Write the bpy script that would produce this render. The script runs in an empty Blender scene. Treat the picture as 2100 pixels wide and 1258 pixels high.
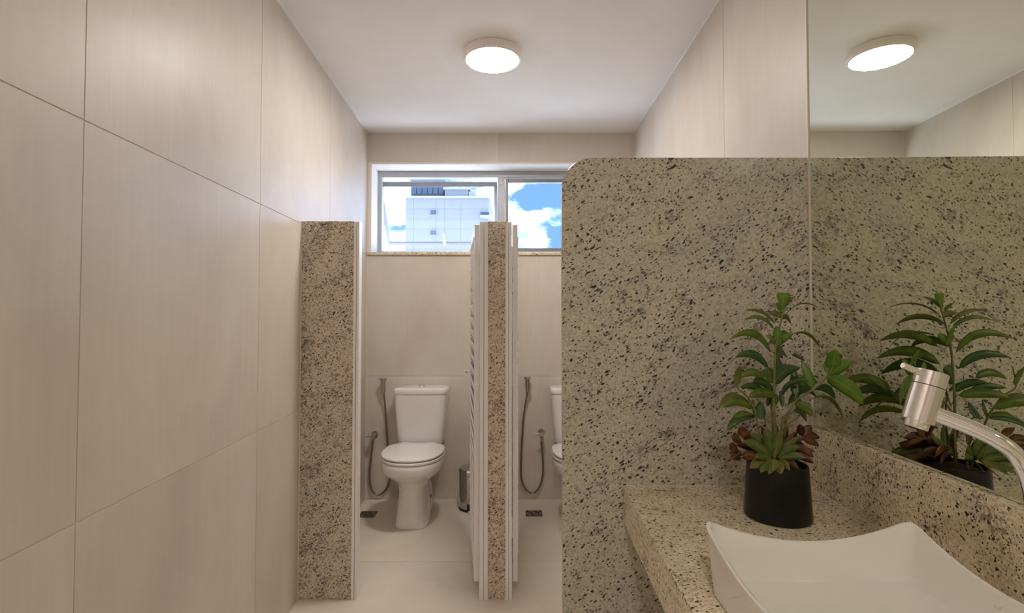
import bpy, bmesh, math, random
from mathutils import Vector, Matrix
PI = math.pi
random.seed(7)
SC = bpy.context.scene
COL = SC.collection

# ------------------------------------------------------------------ camera
F, CX, PITCH, HZ = 1070.0, 1050.0, math.radians(1.5), 643.0
CY = HZ - F * math.tan(PITCH)
EYE = Vector((0, 0, 1.27))
cd = bpy.data.cameras.new('camera'); cam = bpy.data.objects.new('camera', cd); COL.objects.link(cam)
cam.location = EYE; cam.rotation_euler = (PI / 2 + PITCH, 0, 0)
cd.sensor_fit = 'HORIZONTAL'; cd.sensor_width = 36.0; cd.lens = 36.0 * F / 2100.0
cd.shift_y = -(629.0 - CY) / 2100.0
cd.clip_start = 0.02; cd.clip_end = 500
SC.camera = cam

# ------------------------------------------------------------------ view / exposure
SC.view_settings.view_transform = 'Standard'
SC.view_settings.look = 'None'
SC.view_settings.gamma = 1.0
SC.view_settings.use_curve_mapping = False
SC.view_settings.exposure = 0.38
SC.cycles.max_bounces = 14
SC.cycles.diffuse_bounces = 7
SC.cycles.glossy_bounces = 6
SC.cycles.transparent_max_bounces = 12
SC.cycles.sample_clamp_indirect = 6.0
SC.cycles.use_denoising = True

LAMP = 90.0            # emission of the two ceiling discs
SKY = 2.5             # sky radiance scale
SUN = 0.8

# ------------------------------------------------------------------ world: blue sky with white cumulus, above an added ground glow
W = bpy.data.worlds.new('sky'); SC.world = W; W.use_nodes = True
nt = W.node_tree; nt.nodes.clear()
def N(nt, t, **kw):
    n = nt.nodes.new(t)
    for k, v in kw.items():
        if k.startswith('i_'):
            key = k[2:]
            key = int(key) if key.isdigit() else key
            n.inputs[key].default_value = v
        else: setattr(n, k, v)
    return n
def ramp(nt, stops, fac, interp='LINEAR'):
    r = nt.nodes.new('ShaderNodeValToRGB'); r.color_ramp.interpolation = interp
    el = r.color_ramp.elements
    while len(el) < len(stops): el.new(0.5)
    for e, (p, c) in zip(el, stops):
        e.position = p; e.color = (c[0], c[1], c[2], 1) if not isinstance(c, (int, float)) else (c, c, c, 1)
    nt.links.new(fac, r.inputs[0]); return r.outputs[0]
L = nt.links.new
tc = N(nt, 'ShaderNodeTexCoord'); sep = N(nt, 'ShaderNodeSeparateXYZ'); L(tc.outputs['Generated'], sep.inputs[0])
blue = ramp(nt, [(0.0, (2.6, 2.9, 3.4)), (0.495, (3.2, 3.5, 4.1)), (0.505, (.34, .50, .70)), (0.56, (.20, .40, .70)), (0.75, (.13, .31, .66)), (1, (.09, .24, .58))],  # first two stops: unseen bright ground, added to light the ceiling through the window
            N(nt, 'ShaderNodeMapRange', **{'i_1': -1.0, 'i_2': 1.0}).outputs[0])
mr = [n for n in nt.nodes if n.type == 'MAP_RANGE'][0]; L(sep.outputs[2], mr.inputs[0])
mp = N(nt, 'ShaderNodeMapping'); mp.inputs['Scale'].default_value = (1.0, 1.0, 1.9); mp.inputs['Location'].default_value = (0.42, 0.1, 0.30)
L(tc.outputs['Generated'], mp.inputs[0])
nz = N(nt, 'ShaderNodeTexNoise', i_Scale=5.2, i_Detail=9.0, i_Roughness=0.56, i_Distortion=0.15); L(mp.outputs[0], nz.inputs['Vector'])
mask = ramp(nt, [(0.42, 0.0), (0.60, 1.0)], nz.outputs[0])
up = ramp(nt, [(0.5, 0.0), (0.505, 1.0)], mr.outputs[0])
mm = N(nt, 'ShaderNodeMath', operation='MULTIPLY'); L(mask, mm.inputs[0]); L(up, mm.inputs[1])
nz2 = N(nt, 'ShaderNodeTexNoise', i_Scale=11.0, i_Detail=6.0); L(mp.outputs[0], nz2.inputs['Vector'])
cc = ramp(nt, [(0.40, (.75, 1.0, 1.40)), (0.64, (5.4, 7.2, 10.8))], nz2.outputs[0])
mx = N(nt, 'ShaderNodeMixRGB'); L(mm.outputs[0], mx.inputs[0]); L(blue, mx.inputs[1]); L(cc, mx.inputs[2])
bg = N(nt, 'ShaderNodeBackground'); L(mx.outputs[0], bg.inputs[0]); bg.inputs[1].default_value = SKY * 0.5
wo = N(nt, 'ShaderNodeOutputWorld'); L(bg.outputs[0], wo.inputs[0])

# ------------------------------------------------------------------ sun (behind our own building, lights the tower block opposite)
sd = bpy.data.lights.new('sun', 'SUN'); sd.energy = SUN; sd.angle = 0.01; sd.color = (1, .97, .92)
so = bpy.data.objects.new('sun', sd); COL.objects.link(so)
so.rotation_euler = Vector((0.75, 0.45, -0.75)).to_track_quat('-Z', 'Y').to_euler()

# ------------------------------------------------------------------ projecting helpers (used to work out real positions)
def ray(px, py):
    u = (px - CX) / F; v = (CY - py) / F; c, s = math.cos(PITCH), math.sin(PITCH)
    return Vector((u, c - v * s, s + v * c))
def P(px, py, Y):
    d = ray(px, py); return EYE + d * (Y / d.y)
def PZ(px, py, z):
    d = ray(px, py); return EYE + d * ((z - EYE.z) / d.z)

# ------------------------------------------------------------------ object helpers
def tag(o, label=None, cat=None, group=None, kind=None):
    if label: o['label'] = label
    if cat: o['category'] = cat
    if group: o['group'] = group
    if kind: o['kind'] = kind
    return o
def empty(name, loc=(0, 0, 0), rz=0, **kw):
    o = bpy.data.objects.new(name, None); COL.objects.link(o); o.empty_display_size = .05
    o.location = loc; o.rotation_euler = (0, 0, rz); return tag(o, **kw)
def link(name, bm, mat, parent=None, smooth=False, bevel=0, **kw):
    bmesh.ops.recalc_face_normals(bm, faces=bm.faces)
    me = bpy.data.meshes.new(name); bm.to_mesh(me); bm.free()
    if smooth:
        for p in me.polygons: p.use_smooth = True
    me.materials.append(mat)
    o = bpy.data.objects.new(name, me); COL.objects.link(o)
    if parent: o.parent = parent
    if bevel:
        m = o.modifiers.new('bevel', 'BEVEL'); m.width = bevel; m.segments = 2; m.limit_method = 'ANGLE'
    if smooth == 2:
        m = o.modifiers.new('split', 'EDGE_SPLIT'); m.split_angle = math.radians(24)
    return tag(o, **kw)
def NB(): return bmesh.new()
def box(bm, x0, x1, y0, y1, z0, z1, M=None):
    vs = [bm.verts.new(Vector(p)) for p in ((x0,y0,z0),(x1,y0,z0),(x1,y1,z0),(x0,y1,z0),(x0,y0,z1),(x1,y0,z1),(x1,y1,z1),(x0,y1,z1))]
    if M is not None:
        for v in vs: v.co = M @ v.co
    for f in ((0,3,2,1),(4,5,6,7),(0,1,5,4),(1,2,6,5),(2,3,7,6),(3,0,4,7)): bm.faces.new([vs[i] for i in f])
    return bm
def prism(bm, poly, d0, d1, f=lambda a, b, d: Vector((a, b, d))):
    """poly of (a,b), extruded from d0 to d1; f maps (a,b,d) to space"""
    lo = [bm.verts.new(f(a, b, d0)) for a, b in poly]; hi = [bm.verts.new(f(a, b, d1)) for a, b in poly]
    n = len(poly); bm.faces.new(lo[::-1]); bm.faces.new(hi)
    for i in range(n): bm.faces.new((lo[i], lo[(i+1) % n], hi[(i+1) % n], hi[i]))
    return bm
def loft(bm, rings, cap0=True, cap1=True):
    R = [[bm.verts.new(Vector(p)) for p in r] for r in rings]; n = len(R[0])
    for a, b in zip(R, R[1:]):
        for i in range(n): bm.faces.new((a[i], a[(i+1) % n], b[(i+1) % n], b[i]))
    if cap0: bm.faces.new(R[0][::-1])
    if cap1: bm.faces.new(R[-1])
    return bm
def lathe(bm, prof, n=40, c=(0, 0, 0), M=None):
    rings = [[Vector((c[0]+r*math.cos(2*PI*i/n), c[1]+r*math.sin(2*PI*i/n), c[2]+z)) for i in range(n)] for r, z in prof]
    if M is not None: rings = [[M @ p for p in r] for r in rings]
    return loft(bm, rings)
def cyl(bm, a, b, r, n=24, r2=None):
    a = Vector(a); b = Vector(b); q = (b - a).to_track_quat('Z', 'Y').to_matrix()
    r2 = r if r2 is None else r2
    rings = [[c + q @ Vector((rr*math.cos(2*PI*i/n), rr*math.sin(2*PI*i/n), 0)) for i in range(n)] for c, rr in ((a, r), (b, r2))]
    return loft(bm, rings)
def smoothpath(pts, k=8):
    pts = [Vector(p) for p in pts]; out = []
    Q = [pts[0]*2 - pts[1]] + pts + [pts[-1]*2 - pts[-2]]
    for i in range(1, len(Q) - 2):
        p0, p1, p2, p3 = Q[i-1:i+3]
        for j in range(k):
            t = j / k
            out.append(.5*((2*p1) + (p2-p0)*t + (2*p0-5*p1+4*p2-p3)*t*t + (-p0+3*p1-3*p2+p3)*t**3))
    return out + [pts[-1]]
def tube(bm, path, r, n=12, r1=None):
    path = [Vector(p) for p in path]; m = len(path); rings = []
    nrm = None
    for i, p in enumerate(path):
        t = (path[min(i+1, m-1)] - path[max(i-1, 0)]).normalized()
        if nrm is None:
            nrm = t.orthogonal().normalized()
        nrm = (nrm - t * nrm.dot(t)).normalized(); b = t.cross(nrm)
        rr = r if r1 is None else r + (r1 - r) * i / (m - 1)
        rings.append([p + (nrm*math.cos(2*PI*j/n) + b*math.sin(2*PI*j/n))*rr for j in range(n)])
    return loft(bm, rings)

# ------------------------------------------------------------------ materials
def mat(name, color=(.8, .8, .8), rough=.5, metal=0.0, spec=.5, coat=0.0, emit=None, estr=0.0):
    m = bpy.data.materials.new(name); m.use_nodes = True
    b = m.node_tree.nodes['Principled BSDF']
    b.inputs['Base Color'].default_value = (*color, 1); b.inputs['Roughness'].default_value = rough
    b.inputs['Metallic'].default_value = metal; b.inputs['Specular IOR Level'].default_value = spec
    b.inputs['Coat Weight'].default_value = coat; b.inputs['Coat Roughness'].default_value = .06
    if emit: b.inputs['Emission Color'].default_value = (*emit, 1); b.inputs['Emission Strength'].default_value = estr
    return m
def coords(nt, which='Object', scale=(1, 1, 1), rot=(0, 0, 0)):
    if which == 'World':
        src = N(nt, 'ShaderNodeNewGeometry').outputs['Position']
    else: src = N(nt, 'ShaderNodeTexCoord').outputs[which]
    mp = N(nt, 'ShaderNodeMapping'); mp.inputs['Scale'].default_value = scale; mp.inputs['Rotation'].default_value = rot
    nt.links.new(src, mp.inputs[0]); return mp.outputs[0]
def bump(nt, h, dist=.001, strength=.3):
    b = N(nt, 'ShaderNodeBump', i_Strength=strength, i_Distance=dist); nt.links.new(h, b.inputs['Height'])
    nt.links.new(b.outputs[0], nt.nodes['Principled BSDF'].inputs['Normal'])
def noisy(name, c0, c1, scale=4, detail=5, rough=.5, stretch=(1, 1, 1), metal=0, spec=.5, coat=0, p=(.3, .7), bmp=0, bscale=60, rr=None):
    m = mat(name, c0, rough, metal, spec, coat); nt = m.node_tree; L = nt.links.new
    v = coords(nt, 'Object', stretch)
    n = N(nt, 'ShaderNodeTexNoise', i_Scale=scale, i_Detail=detail, i_Roughness=.6); L(v, n.inputs['Vector'])
    L(ramp(nt, [(p[0], c0), (p[1], c1)], n.outputs[0]), nt.nodes['Principled BSDF'].inputs['Base Color'])
    if rr: L(ramp(nt, [(.3, rr[0]), (.7, rr[1])], n.outputs[0]), nt.nodes['Principled BSDF'].inputs['Roughness'])
    if bmp:
        k = N(nt, 'ShaderNodeTexNoise', i_Scale=bscale, i_Detail=3); L(v, k.inputs['Vector']); bump(nt, k.outputs[0], bmp)
    return m
def tile_mat(name, ca, cb, cc, rough=.42):
    """rectified porcelain: cloudy beige with faint brushed streaks and a slow gloss"""
    m = mat(name, ca, rough, 0, .5); nt = m.node_tree; L = nt.links.new; B = nt.nodes['Principled BSDF']
    v = coords(nt, 'Object', (1, 1, .8))
    oi = N(nt, 'ShaderNodeObjectInfo'); ad = N(nt, 'ShaderNodeVectorMath', operation='MULTIPLY_ADD')
    cx = N(nt, 'ShaderNodeCombineXYZ'); L(oi.outputs['Random'], cx.inputs[0]); L(oi.outputs['Random'], cx.inputs[2])
    ad.inputs[1].default_value = (9, 9, 9); L(cx.outputs[0], ad.inputs[0]); L(v, ad.inputs[2])
    n = N(nt, 'ShaderNodeTexNoise', i_Scale=2.4, i_Detail=7, i_Roughness=.58, i_Distortion=.4); L(ad.outputs[0], n.inputs['Vector'])
    base = ramp(nt, [(.30, ca), (.5, cb), (.72, cc)], n.outputs[0])
    v2 = coords(nt, 'Object', (90, 90, 3.0))
    s = N(nt, 'ShaderNodeTexNoise', i_Scale=1.0, i_Detail=3); L(v2, s.inputs['Vector'])
    k = ramp(nt, [(.3, .975), (.7, 1.018)], s.outputs[0])
    mu = N(nt, 'ShaderNodeMixRGB', blend_type='MULTIPLY', i_0=1.0); L(base, mu.inputs[1]); L(k, mu.inputs[2])
    L(mu.outputs[0], B.inputs['Base Color'])
    L(ramp(nt, [(.3, rough - .03), (.7, rough + .06)], n.outputs[0]), B.inputs['Roughness'])
    return m
def granite_mat(name, base_a, base_b, speck=(.035, .03, .035), brown=(.20, .15, .13), dens=1.0, rough=.16, size=1.0, grain=((0, .70), (.5, .98), (1, 1.18)), gs=210):
    m = mat(name, base_a, rough, 0, .5, 0.0); nt = m.node_tree; L = nt.links.new; B = nt.nodes['Principled BSDF']
    src = N(nt, 'ShaderNodeNewGeometry').outputs['Position']
    def mp(scale, rot=(0, 0, 0)):
        a = N(nt, 'ShaderNodeMapping'); a.inputs['Rotation'].default_value = rot
        L(src, a.inputs[0]); b = N(nt, 'ShaderNodeMapping'); b.inputs['Scale'].default_value = scale; L(a.outputs[0], b.inputs[0]); return b.outputs[0]
    def warp(v, sc, amt):
        w = N(nt, 'ShaderNodeTexNoise', i_Scale=sc, i_Detail=2); L(v, w.inputs['Vector'])
        a = N(nt, 'ShaderNodeVectorMath', operation='MULTIPLY_ADD'); L(w.outputs['Color'], a.inputs[0]); a.inputs[1].default_value = (amt,)*3; L(v, a.inputs[2]); return a.outputs[0]
    rot = (0, math.radians(34), 0)
    v = mp((size, size, size)); vd = mp((size*.62, size*1.1, size*1.25), rot)
    # creamy ground with warm and grey clouds
    n = N(nt, 'ShaderNodeTexNoise', i_Scale=5, i_Detail=6, i_Roughness=.6, i_Distortion=.5); L(vd, n.inputs['Vector'])
    ground = ramp(nt, [(.32, base_a), (.68, base_b)], n.outputs[0])
    # fine crystal grain
    vo = N(nt, 'ShaderNodeTexVoronoi', i_Scale=gs); L(v, vo.inputs['Vector'])
    sp = N(nt, 'ShaderNodeSeparateColor'); L(vo.outputs['Color'], sp.inputs[0])
    gr = ramp(nt, list(grain), sp.outputs[0])
    g1 = N(nt, 'ShaderNodeMixRGB', blend_type='MULTIPLY', i_0=1.0); L(ground, g1.inputs[1]); L(gr, g1.inputs[2])
    # brownish veins / smoky speckle in drifts
    f1 = N(nt, 'ShaderNodeTexNoise', i_Scale=62, i_Detail=5, i_Roughness=.68, i_Distortion=.7); L(vd, f1.inputs['Vector'])
    cl = N(nt, 'ShaderNodeTexNoise', i_Scale=9, i_Detail=4, i_Distortion=.6); L(vd, cl.inputs['Vector'])
    ad = N(nt, 'ShaderNodeMath', operation='MULTIPLY_ADD'); L(cl.outputs[0], ad.inputs[0]); ad.inputs[1].default_value = .55; L(f1.outputs[0], ad.inputs[2])
    t0 = .905 - .05 * dens
    mk = ramp(nt, [(t0, 0.0), (t0 + .05, .82)], ad.outputs[0])
    g2 = N(nt, 'ShaderNodeMixRGB'); L(mk, g2.inputs[0]); L(g1.outputs[0], g2.inputs[1]); g2.inputs[2].default_value = (*brown, 1)
    # black garnets, two sizes
    col = g2.outputs[0]
    for sc, rad, keep, amt in ((76, .29, .60, .016), (140, .33, .52, .010), (40, .18, .68, .026)):
        wv = warp(vd, 45, amt)
        a = N(nt, 'ShaderNodeTexVoronoi', i_Scale=sc); L(wv, a.inputs['Vector'])
        s2 = N(nt, 'ShaderNodeSeparateColor'); L(a.outputs['Color'], s2.inputs[0])
        mr = N(nt, 'ShaderNodeMath', operation='MULTIPLY_ADD'); L(cl.outputs[0], mr.inputs[0]); mr.inputs[1].default_value = 1.3; L(s2.outputs[0], mr.inputs[2])
        kk = ramp(nt, [(.0, 0.0), (1.0, 1.0)], mr.outputs[0])
        thr = keep + .65 - .12*(dens - 1)
        k1 = N(nt, 'ShaderNodeMath', operation='GREATER_THAN'); L(mr.outputs[0], k1.inputs[0]); k1.inputs[1].default_value = thr
        d1 = ramp(nt, [(rad*.75, 1.0), (rad, 0.0)], a.outputs['Distance'])
        k = N(nt, 'ShaderNodeMath', operation='MULTIPLY'); L(k1.outputs[0], k.inputs[0]); L(d1, k.inputs[1])
        g = N(nt, 'ShaderNodeMixRGB'); L(k.outputs[0], g.inputs[0]); L(col, g.inputs[1]); g.inputs[2].default_value = (*speck, 1)
        col = g.outputs[0]
    L(col, B.inputs['Base Color'])
    return m

M_TILE = tile_mat('porcelain_tile', (.565, .50, .435), (.63, .565, .495), (.685, .625, .56))
M_FLOOR = tile_mat('porcelain_floor_tile', (.66, .59, .505), (.73, .66, .57), (.78, .71, .625), rough=.38)
M_GROUT = noisy('grout', (.84, .75, .66), (.88, .80, .71), 30, rough=.8)
M_CEIL = noisy('ceiling_paint', (.86, .845, .84), (.89, .875, .87), 6, rough=.85, bmp=.0006, bscale=140)
M_CAULK = mat('caulk', (.72, .66, .59), .5)
M_REVEAL = noisy('reveal_paint', (.82, .81, .80), (.87, .86, .85), 9, rough=.6)
M_GRAN = granite_mat('granite_slab', (.575, .525, .41), (.48, .45, .38), dens=.7, rough=.22, brown=(.22,.18,.175))
M_GRANC = granite_mat('granite_counter', (.83, .72, .53), (.72, .615, .455), dens=.6, brown=(.27, .18, .16), rough=.2, size=1.25)
M_GRANP = granite_mat('granite_stall', (.68, .575, .45), (.56, .48, .39), dens=1.2, brown=(.26, .19, .15), rough=.22, size=1.1, gs=165, grain=((0, .52), (.20, .66), (.36, .95), (1, 1.12)))
M_ALU = noisy('painted_aluminium', (.84, .81, .80), (.88, .85, .84), 12, rough=.32, stretch=(1, 1, .1), spec=.6)
M_PVC = noisy('grey_aluminium_frame', (.42, .435, .47), (.47, .485, .52), 10, rough=.35)
M_SASH = noisy('grey_sash_aluminium', (.24, .25, .275), (.28, .29, .315), 10, rough=.35)
M_STEEL = noisy('brushed_hinge_steel', (.62, .62, .64), (.75, .75, .76), 40, rough=.25, metal=1)
M_CHROME = noisy('chrome', (.93, .935, .95), (.96, .965, .98), 20, rough=.07, metal=1, rr=(.05, .10))
M_INOX = noisy('polished_steel', (.50, .48, .46), (.62, .60, .58), 30, rough=.14, metal=1, stretch=(1, 1, 6))
M_HOSE = noisy('metal_hose', (.22, .18, .155), (.36, .31, .27), 400, rough=.28, metal=1)
M_SPRAY = noisy('worn_chrome', (.45, .44, .44), (.62, .61, .60), 60, rough=.2, metal=1)
M_CERAM = noisy('white_ceramic', (.80, .775, .755), (.83, .805, .785), 3, rough=.08, coat=.6)
M_BASIN = noisy('glazed_basin', (.79, .765, .71), (.81, .785, .73), 3, rough=.1, coat=.5)
M_SEAT = noisy('seat_plastic', (.82, .79, .78), (.85, .82, .81), 5, rough=.16, spec=.55)
M_POT = noisy('black_plastic', (.003, .003, .0035), (.006, .006, .007), 120, rough=.33, stretch=(1, 1, .05), spec=.35)
M_DARK = mat('black_rubber', (.01, .01, .01), .5)
M_SOIL = noisy('dark_soil', (.02, .014, .01), (.06, .04, .025), 60, rough=.9, bmp=.004)
M_DRAIN = noisy('drain_steel', (.16, .14, .13), (.30, .27, .25), 60, rough=.35, metal=1)
M_MIRROR = mat('mirror_glass', (.80, .83, .71), .0, 1.0)
def glass_mat(name='window_glass'):
    m = bpy.data.materials.new(name); m.use_nodes = True; nt = m.node_tree; nt.nodes.clear(); L = nt.links.new
    t = N(nt, 'ShaderNodeBsdfTransparent'); t.inputs[0].default_value = (.94, .96, .98, 1)
    g = N(nt, 'ShaderNodeBsdfGlossy'); g.inputs['Roughness'].default_value = .02
    fr = N(nt, 'ShaderNodeFresnel', i_IOR=1.35); mx = N(nt, 'ShaderNodeMixShader'); L(fr.outputs[0], mx.inputs[0]); L(t.outputs[0], mx.inputs[1]); L(g.outputs[0], mx.inputs[2])
    o = N(nt, 'ShaderNodeOutputMaterial'); L(mx.outputs[0], o.inputs[0]); return m
M_GLASS = glass_mat()
def leaf_mat(name, ca, cb, cc, trans=.25, rough=.38):
    m = mat(name, ca, rough, 0, .45); nt = m.node_tree; L = nt.links.new; B = nt.nodes['Principled BSDF']
    n = N(nt, 'ShaderNodeTexNoise', i_Scale=38, i_Detail=4, i_Distortion=.6); L(coords(nt, 'World'), n.inputs['Vector'])
    uv = N(nt, 'ShaderNodeTexCoord'); sx = N(nt, 'ShaderNodeSeparateXYZ'); L(uv.outputs['UV'], sx.inputs[0])
    base = ramp(nt, [(.35, ca), (.65, cb)], n.outputs[0])
    # pale midrib (u = 0.5) and side veins, tip tint
    d = N(nt, 'ShaderNodeMath', operation='SUBTRACT', i_1=.5); L(sx.outputs[0], d.inputs[0])
    ab = N(nt, 'ShaderNodeMath', operation='ABSOLUTE'); L(d.outputs[0], ab.inputs[0])
    rib = ramp(nt, [(.0, .75), (.035, .0)], ab.outputs[0])
    tip = ramp(nt, [(.55, 0.0), (1.0, .6)], sx.outputs[1])
    g = N(nt, 'ShaderNodeMixRGB'); L(tip, g.inputs[0]); L(base, g.inputs[1]); g.inputs[2].default_value = (*cc, 1)
    h = N(nt, 'ShaderNodeMixRGB'); L(rib, h.inputs[0]); L(g.outputs[0], h.inputs[1]); h.inputs[2].default_value = (cb[0]*1.9+.02, cb[1]*1.5+.02, cb[2]*1.3, 1)
    L(h.outputs[0], B.inputs['Base Color'])
    tr = N(nt, 'ShaderNodeBsdfTranslucent'); L(h.outputs[0], tr.inputs[0])
    mx = N(nt, 'ShaderNodeMixShader', i_0=trans); L(B.outputs[0], mx.inputs[1]); L(tr.outputs[0], mx.inputs[2])
    L(mx.outputs[0], nt.nodes['Material Output'].inputs[0])
    return m
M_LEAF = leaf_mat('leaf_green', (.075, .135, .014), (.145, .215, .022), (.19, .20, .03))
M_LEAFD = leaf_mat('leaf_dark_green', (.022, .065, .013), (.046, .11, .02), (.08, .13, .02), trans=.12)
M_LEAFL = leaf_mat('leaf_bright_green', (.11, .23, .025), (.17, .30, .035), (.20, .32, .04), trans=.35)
M_LEAFO = leaf_mat('leaf_olive', (.10, .14, .022), (.15, .19, .03), (.22, .11, .04))
M_ROS = leaf_mat('rosette_green', (.085, .125, .028), (.15, .20, .05), (.15, .13, .04), trans=.15)
M_ROSY = leaf_mat('rosette_yellow', (.14, .15, .025), (.22, .20, .04), (.26, .16, .06), trans=.15)
M_BROWN = leaf_mat('leaf_withered_brown', (.045, .018, .010), (.22, .10, .03), (.07, .012, .014), trans=.1)
M_MAROON = leaf_mat('leaf_maroon', (.02, .006, .007), (.07, .014, .014), (.14, .05, .03), trans=.05)
M_STEM = noisy('stem', (.10, .12, .03), (.20, .20, .06), 60, rough=.5)

# ------------------------------------------------------------------ dimensions
YB = 3.60                     # back wall face
ZC = 2.525                    # ceiling
TS = .838                     # tile module
def XL(y): return -.853 - .0421 * y
def XR(y): return .804 + .0122 * y
YN = -2.26                    # wall behind the camera
YP = 1.429                    # front face of the tall granite screen
J = .0015                     # half joint

# ------------------------------------------------------------------ setting
def wall_slab(name, fx, sgn, y0, y1, z0, z1, thick=.2, rec=.0022):
    bm = NB()
    xa0, xa1 = fx(y0) + sgn*rec, fx(y1) + sgn*rec
    prism(bm, [(xa0, y0), (xa0 + sgn*thick, y0), (xa1 + sgn*thick, y1), (xa1, y1)], z0, z1)
    return link(name, bm, M_GROUT, kind='structure')
def side_tiles(parent, fx, sgn, ys, zs, th=.009):
    for y0, y1 in zip(ys, ys[1:]):
        for z0, z1 in zip(zs, zs[1:]):
            a, b = y0 + J, y1 - J; z0_, z1_ = z0 + J, z1 - J
            bm = NB(); prism(bm, [(fx(a), a), (fx(a) + sgn*th, a), (fx(b) + sgn*th, b), (fx(b), b)], z0_, z1_)
            link('tile', bm, M_TILE, parent)
ZS = [0.0, .838, 1.676, ZC]
wl = wall_slab('wall_left', XL, -1, YN, YB + .02, -.1, ZC + .1)
ysl = [YB - TS*k for k in range(7)] + [YN]; side_tiles(wl, XL, -1, ysl[::-1], ZS)
wr = wall_slab('wall_right', XR, 1, YN, YB + .02, -.1, ZC + .1)
side_tiles(wr, XR, 1, [YN, -1.15, -.31, .53, 1.17, 2.02, YB], ZS)

# back wall with the window opening
OX0, OX1, OZ0, OZ1 = XL(YB) + .018, XR(YB) - .02, 1.692, 2.318
bm = NB(); r = .0022
box(bm, XL(YB) - .25, XR(YB) + .25, YB + r, YB + .20, -.1, OZ0 - .02)
box(bm, XL(YB) - .25, XR(YB) + .25, YB + r, YB + .20, OZ1, ZC + .1)
box(bm, XL(YB) - .25, OX0, YB + r, YB + .20, OZ0 - .02, OZ1)
box(bm, OX1, XR(YB) + .25, YB + r, YB + .20, OZ0 - .02, OZ1)
wb = link('wall_back', bm, M_GROUT, kind='structure')
xs = [XL(YB), -.105, XR(YB)]
for x0, x1 in zip(xs, xs[1:]):
    for z0, z1 in ((0, .838), (.838, OZ0 - .02), (OZ1 + .001, ZC)):
        bm = NB(); box(bm, x0 + J, x1 - J, YB, YB + .009, z0 + J, z1 - J); link('tile', bm, M_TILE, wb)
wn = NB(); box(wn, -1.1, 1.1, YN - .2, YN - .003, -.1, ZC + .1); wn = link('wall_near', wn, M_GROUT, kind='structure')
xs = [XL(YN) + .001, .02, XR(YN) - .001]
for x0, x1 in zip(xs, xs[1:]):
    for z0, z1 in zip(ZS, ZS[1:]):
        bm = NB(); box(bm, x0 + J, x1 - J, YN - .009, YN, z0 + J, z1 - J); link('tile', bm, M_TILE, wn)

bm = NB(); box(bm, -1.25, 1.1, YN - .2, YB + .2, -.15, -.003); fl = link('floor', bm, M_GROUT, kind='structure')
ys = [YN, -1.49, -.65, .19, 1.03, 1.87, 2.705, YB]; xs = [-1.01, .27, .86]
for y0, y1 in zip(ys, ys[1:]):
    for x0, x1 in zip(xs, xs[1:]):
        a, b = y0 + J, y1 - J
        l0 = XL(a) if x0 < -1 else x0 + J; l1 = XL(b) if x0 < -1 else x0 + J
        r0 = XR(a) if x1 > .85 else x1 - J; r1 = XR(b) if x1 > .85 else x1 - J
        bm = NB(); prism(bm, [(l0, a), (r0, a), (r1, b), (l1, b)], -.010, 0); link('tile', bm, M_FLOOR, fl)
bm = NB(); box(bm, -1.25, 1.1, YN - .2, YB + .2, ZC, ZC + .12); ce = link('ceiling', bm, M_CEIL, kind='structure')
# thin white bead where the tiling meets the ceiling
bm = NB(); prism(bm, [(XL(YN), YN), (XL(YN)+.004, YN), (XL(YB)+.004, YB), (XL(YB), YB)], ZC - .006, ZC); link('trim_1', bm, M_REVEAL, kind='structure')
bm = NB(); prism(bm, [(XR(1.46)-.004, 1.46), (XR(1.46), 1.46), (XR(YB), YB), (XR(YB)-.004, YB)], ZC - .006, ZC); link('trim_2', bm, M_REVEAL, kind='structure')
bm = NB(); cyl(bm, (XL(YB)+.002, YB-.002, 0), (XL(YB)+.002, YB-.002, ZC-.006), .003, 8); link('trim_3', bm, M_CAULK, kind='structure')

# ------------------------------------------------------------------ window
win = empty('window_1', (0, YB, OZ0), kind='structure')
def wpart(name, bm, m, parent=win, **kw):
    o = link(name, bm, m, parent, **kw)
    if parent is win: o.matrix_parent_inverse = Matrix.Translation((0, -YB, -OZ0))
    return o
YF = 3.775                                  # face of the metal frame
bm = NB()                                   # plastered reveal: head and jambs
box(bm, OX0, OX1, YB - .001, YF + .06, OZ1 - .012, OZ1); box(bm, OX0, OX0 + .012, YB - .001, YF + .06, OZ0, OZ1 - .012)
box(bm, OX1 - .012, OX1, YB - .001, YF + .06, OZ0, OZ1 - .012); wpart('reveal', bm, M_REVEAL)
bm = NB(); box(bm, XL(YB) + .003, XR(YB) - .003, YB - .014, YF + .06, OZ0 - .02, OZ0); wpart('sill', bm, M_GRANC, bevel=.002)
fx0, fx1, fz0, fz1 = OX0 + .012, OX1 - .012, OZ0, OZ1 - .012
fm = P(1028, 400, YF).x
bm = NB(); t = .028
box(bm, fx0, fx0 + t, YF, YF + .06, fz0, fz1); box(bm, fx1 - t, fx1, YF, YF + .06, fz0, fz1)
box(bm, fx0 + t, fx1 - t, YF, YF + .06, fz1 - .045, fz1); box(bm, fx0 + t, fx1 - t, YF, YF + .06, fz0, fz0 + .022)
wpart('window_frame', bm, M_PVC, bevel=.002)
bm = NB(); box(bm, fx0 + t, fx1 - t, YF + .022, YF + .04, fz0 + .022, fz0 + .034); wpart('track', bm, M_REVEAL)
bm = NB(); box(bm, fm - .026, fm + .026, YF - .006, YF + .055, fz0 + .022, fz1 - .045); wpart('mullion', bm, M_PVC, bevel=.003)
bm = NB(); cyl(bm, (fm, YF - .006, P(1028, 377, YF).z), (fm, YF - .013, P(1028, 377, YF).z), .012, 14); wpart('mullion_cap', bm, M_CAULK)
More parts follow.
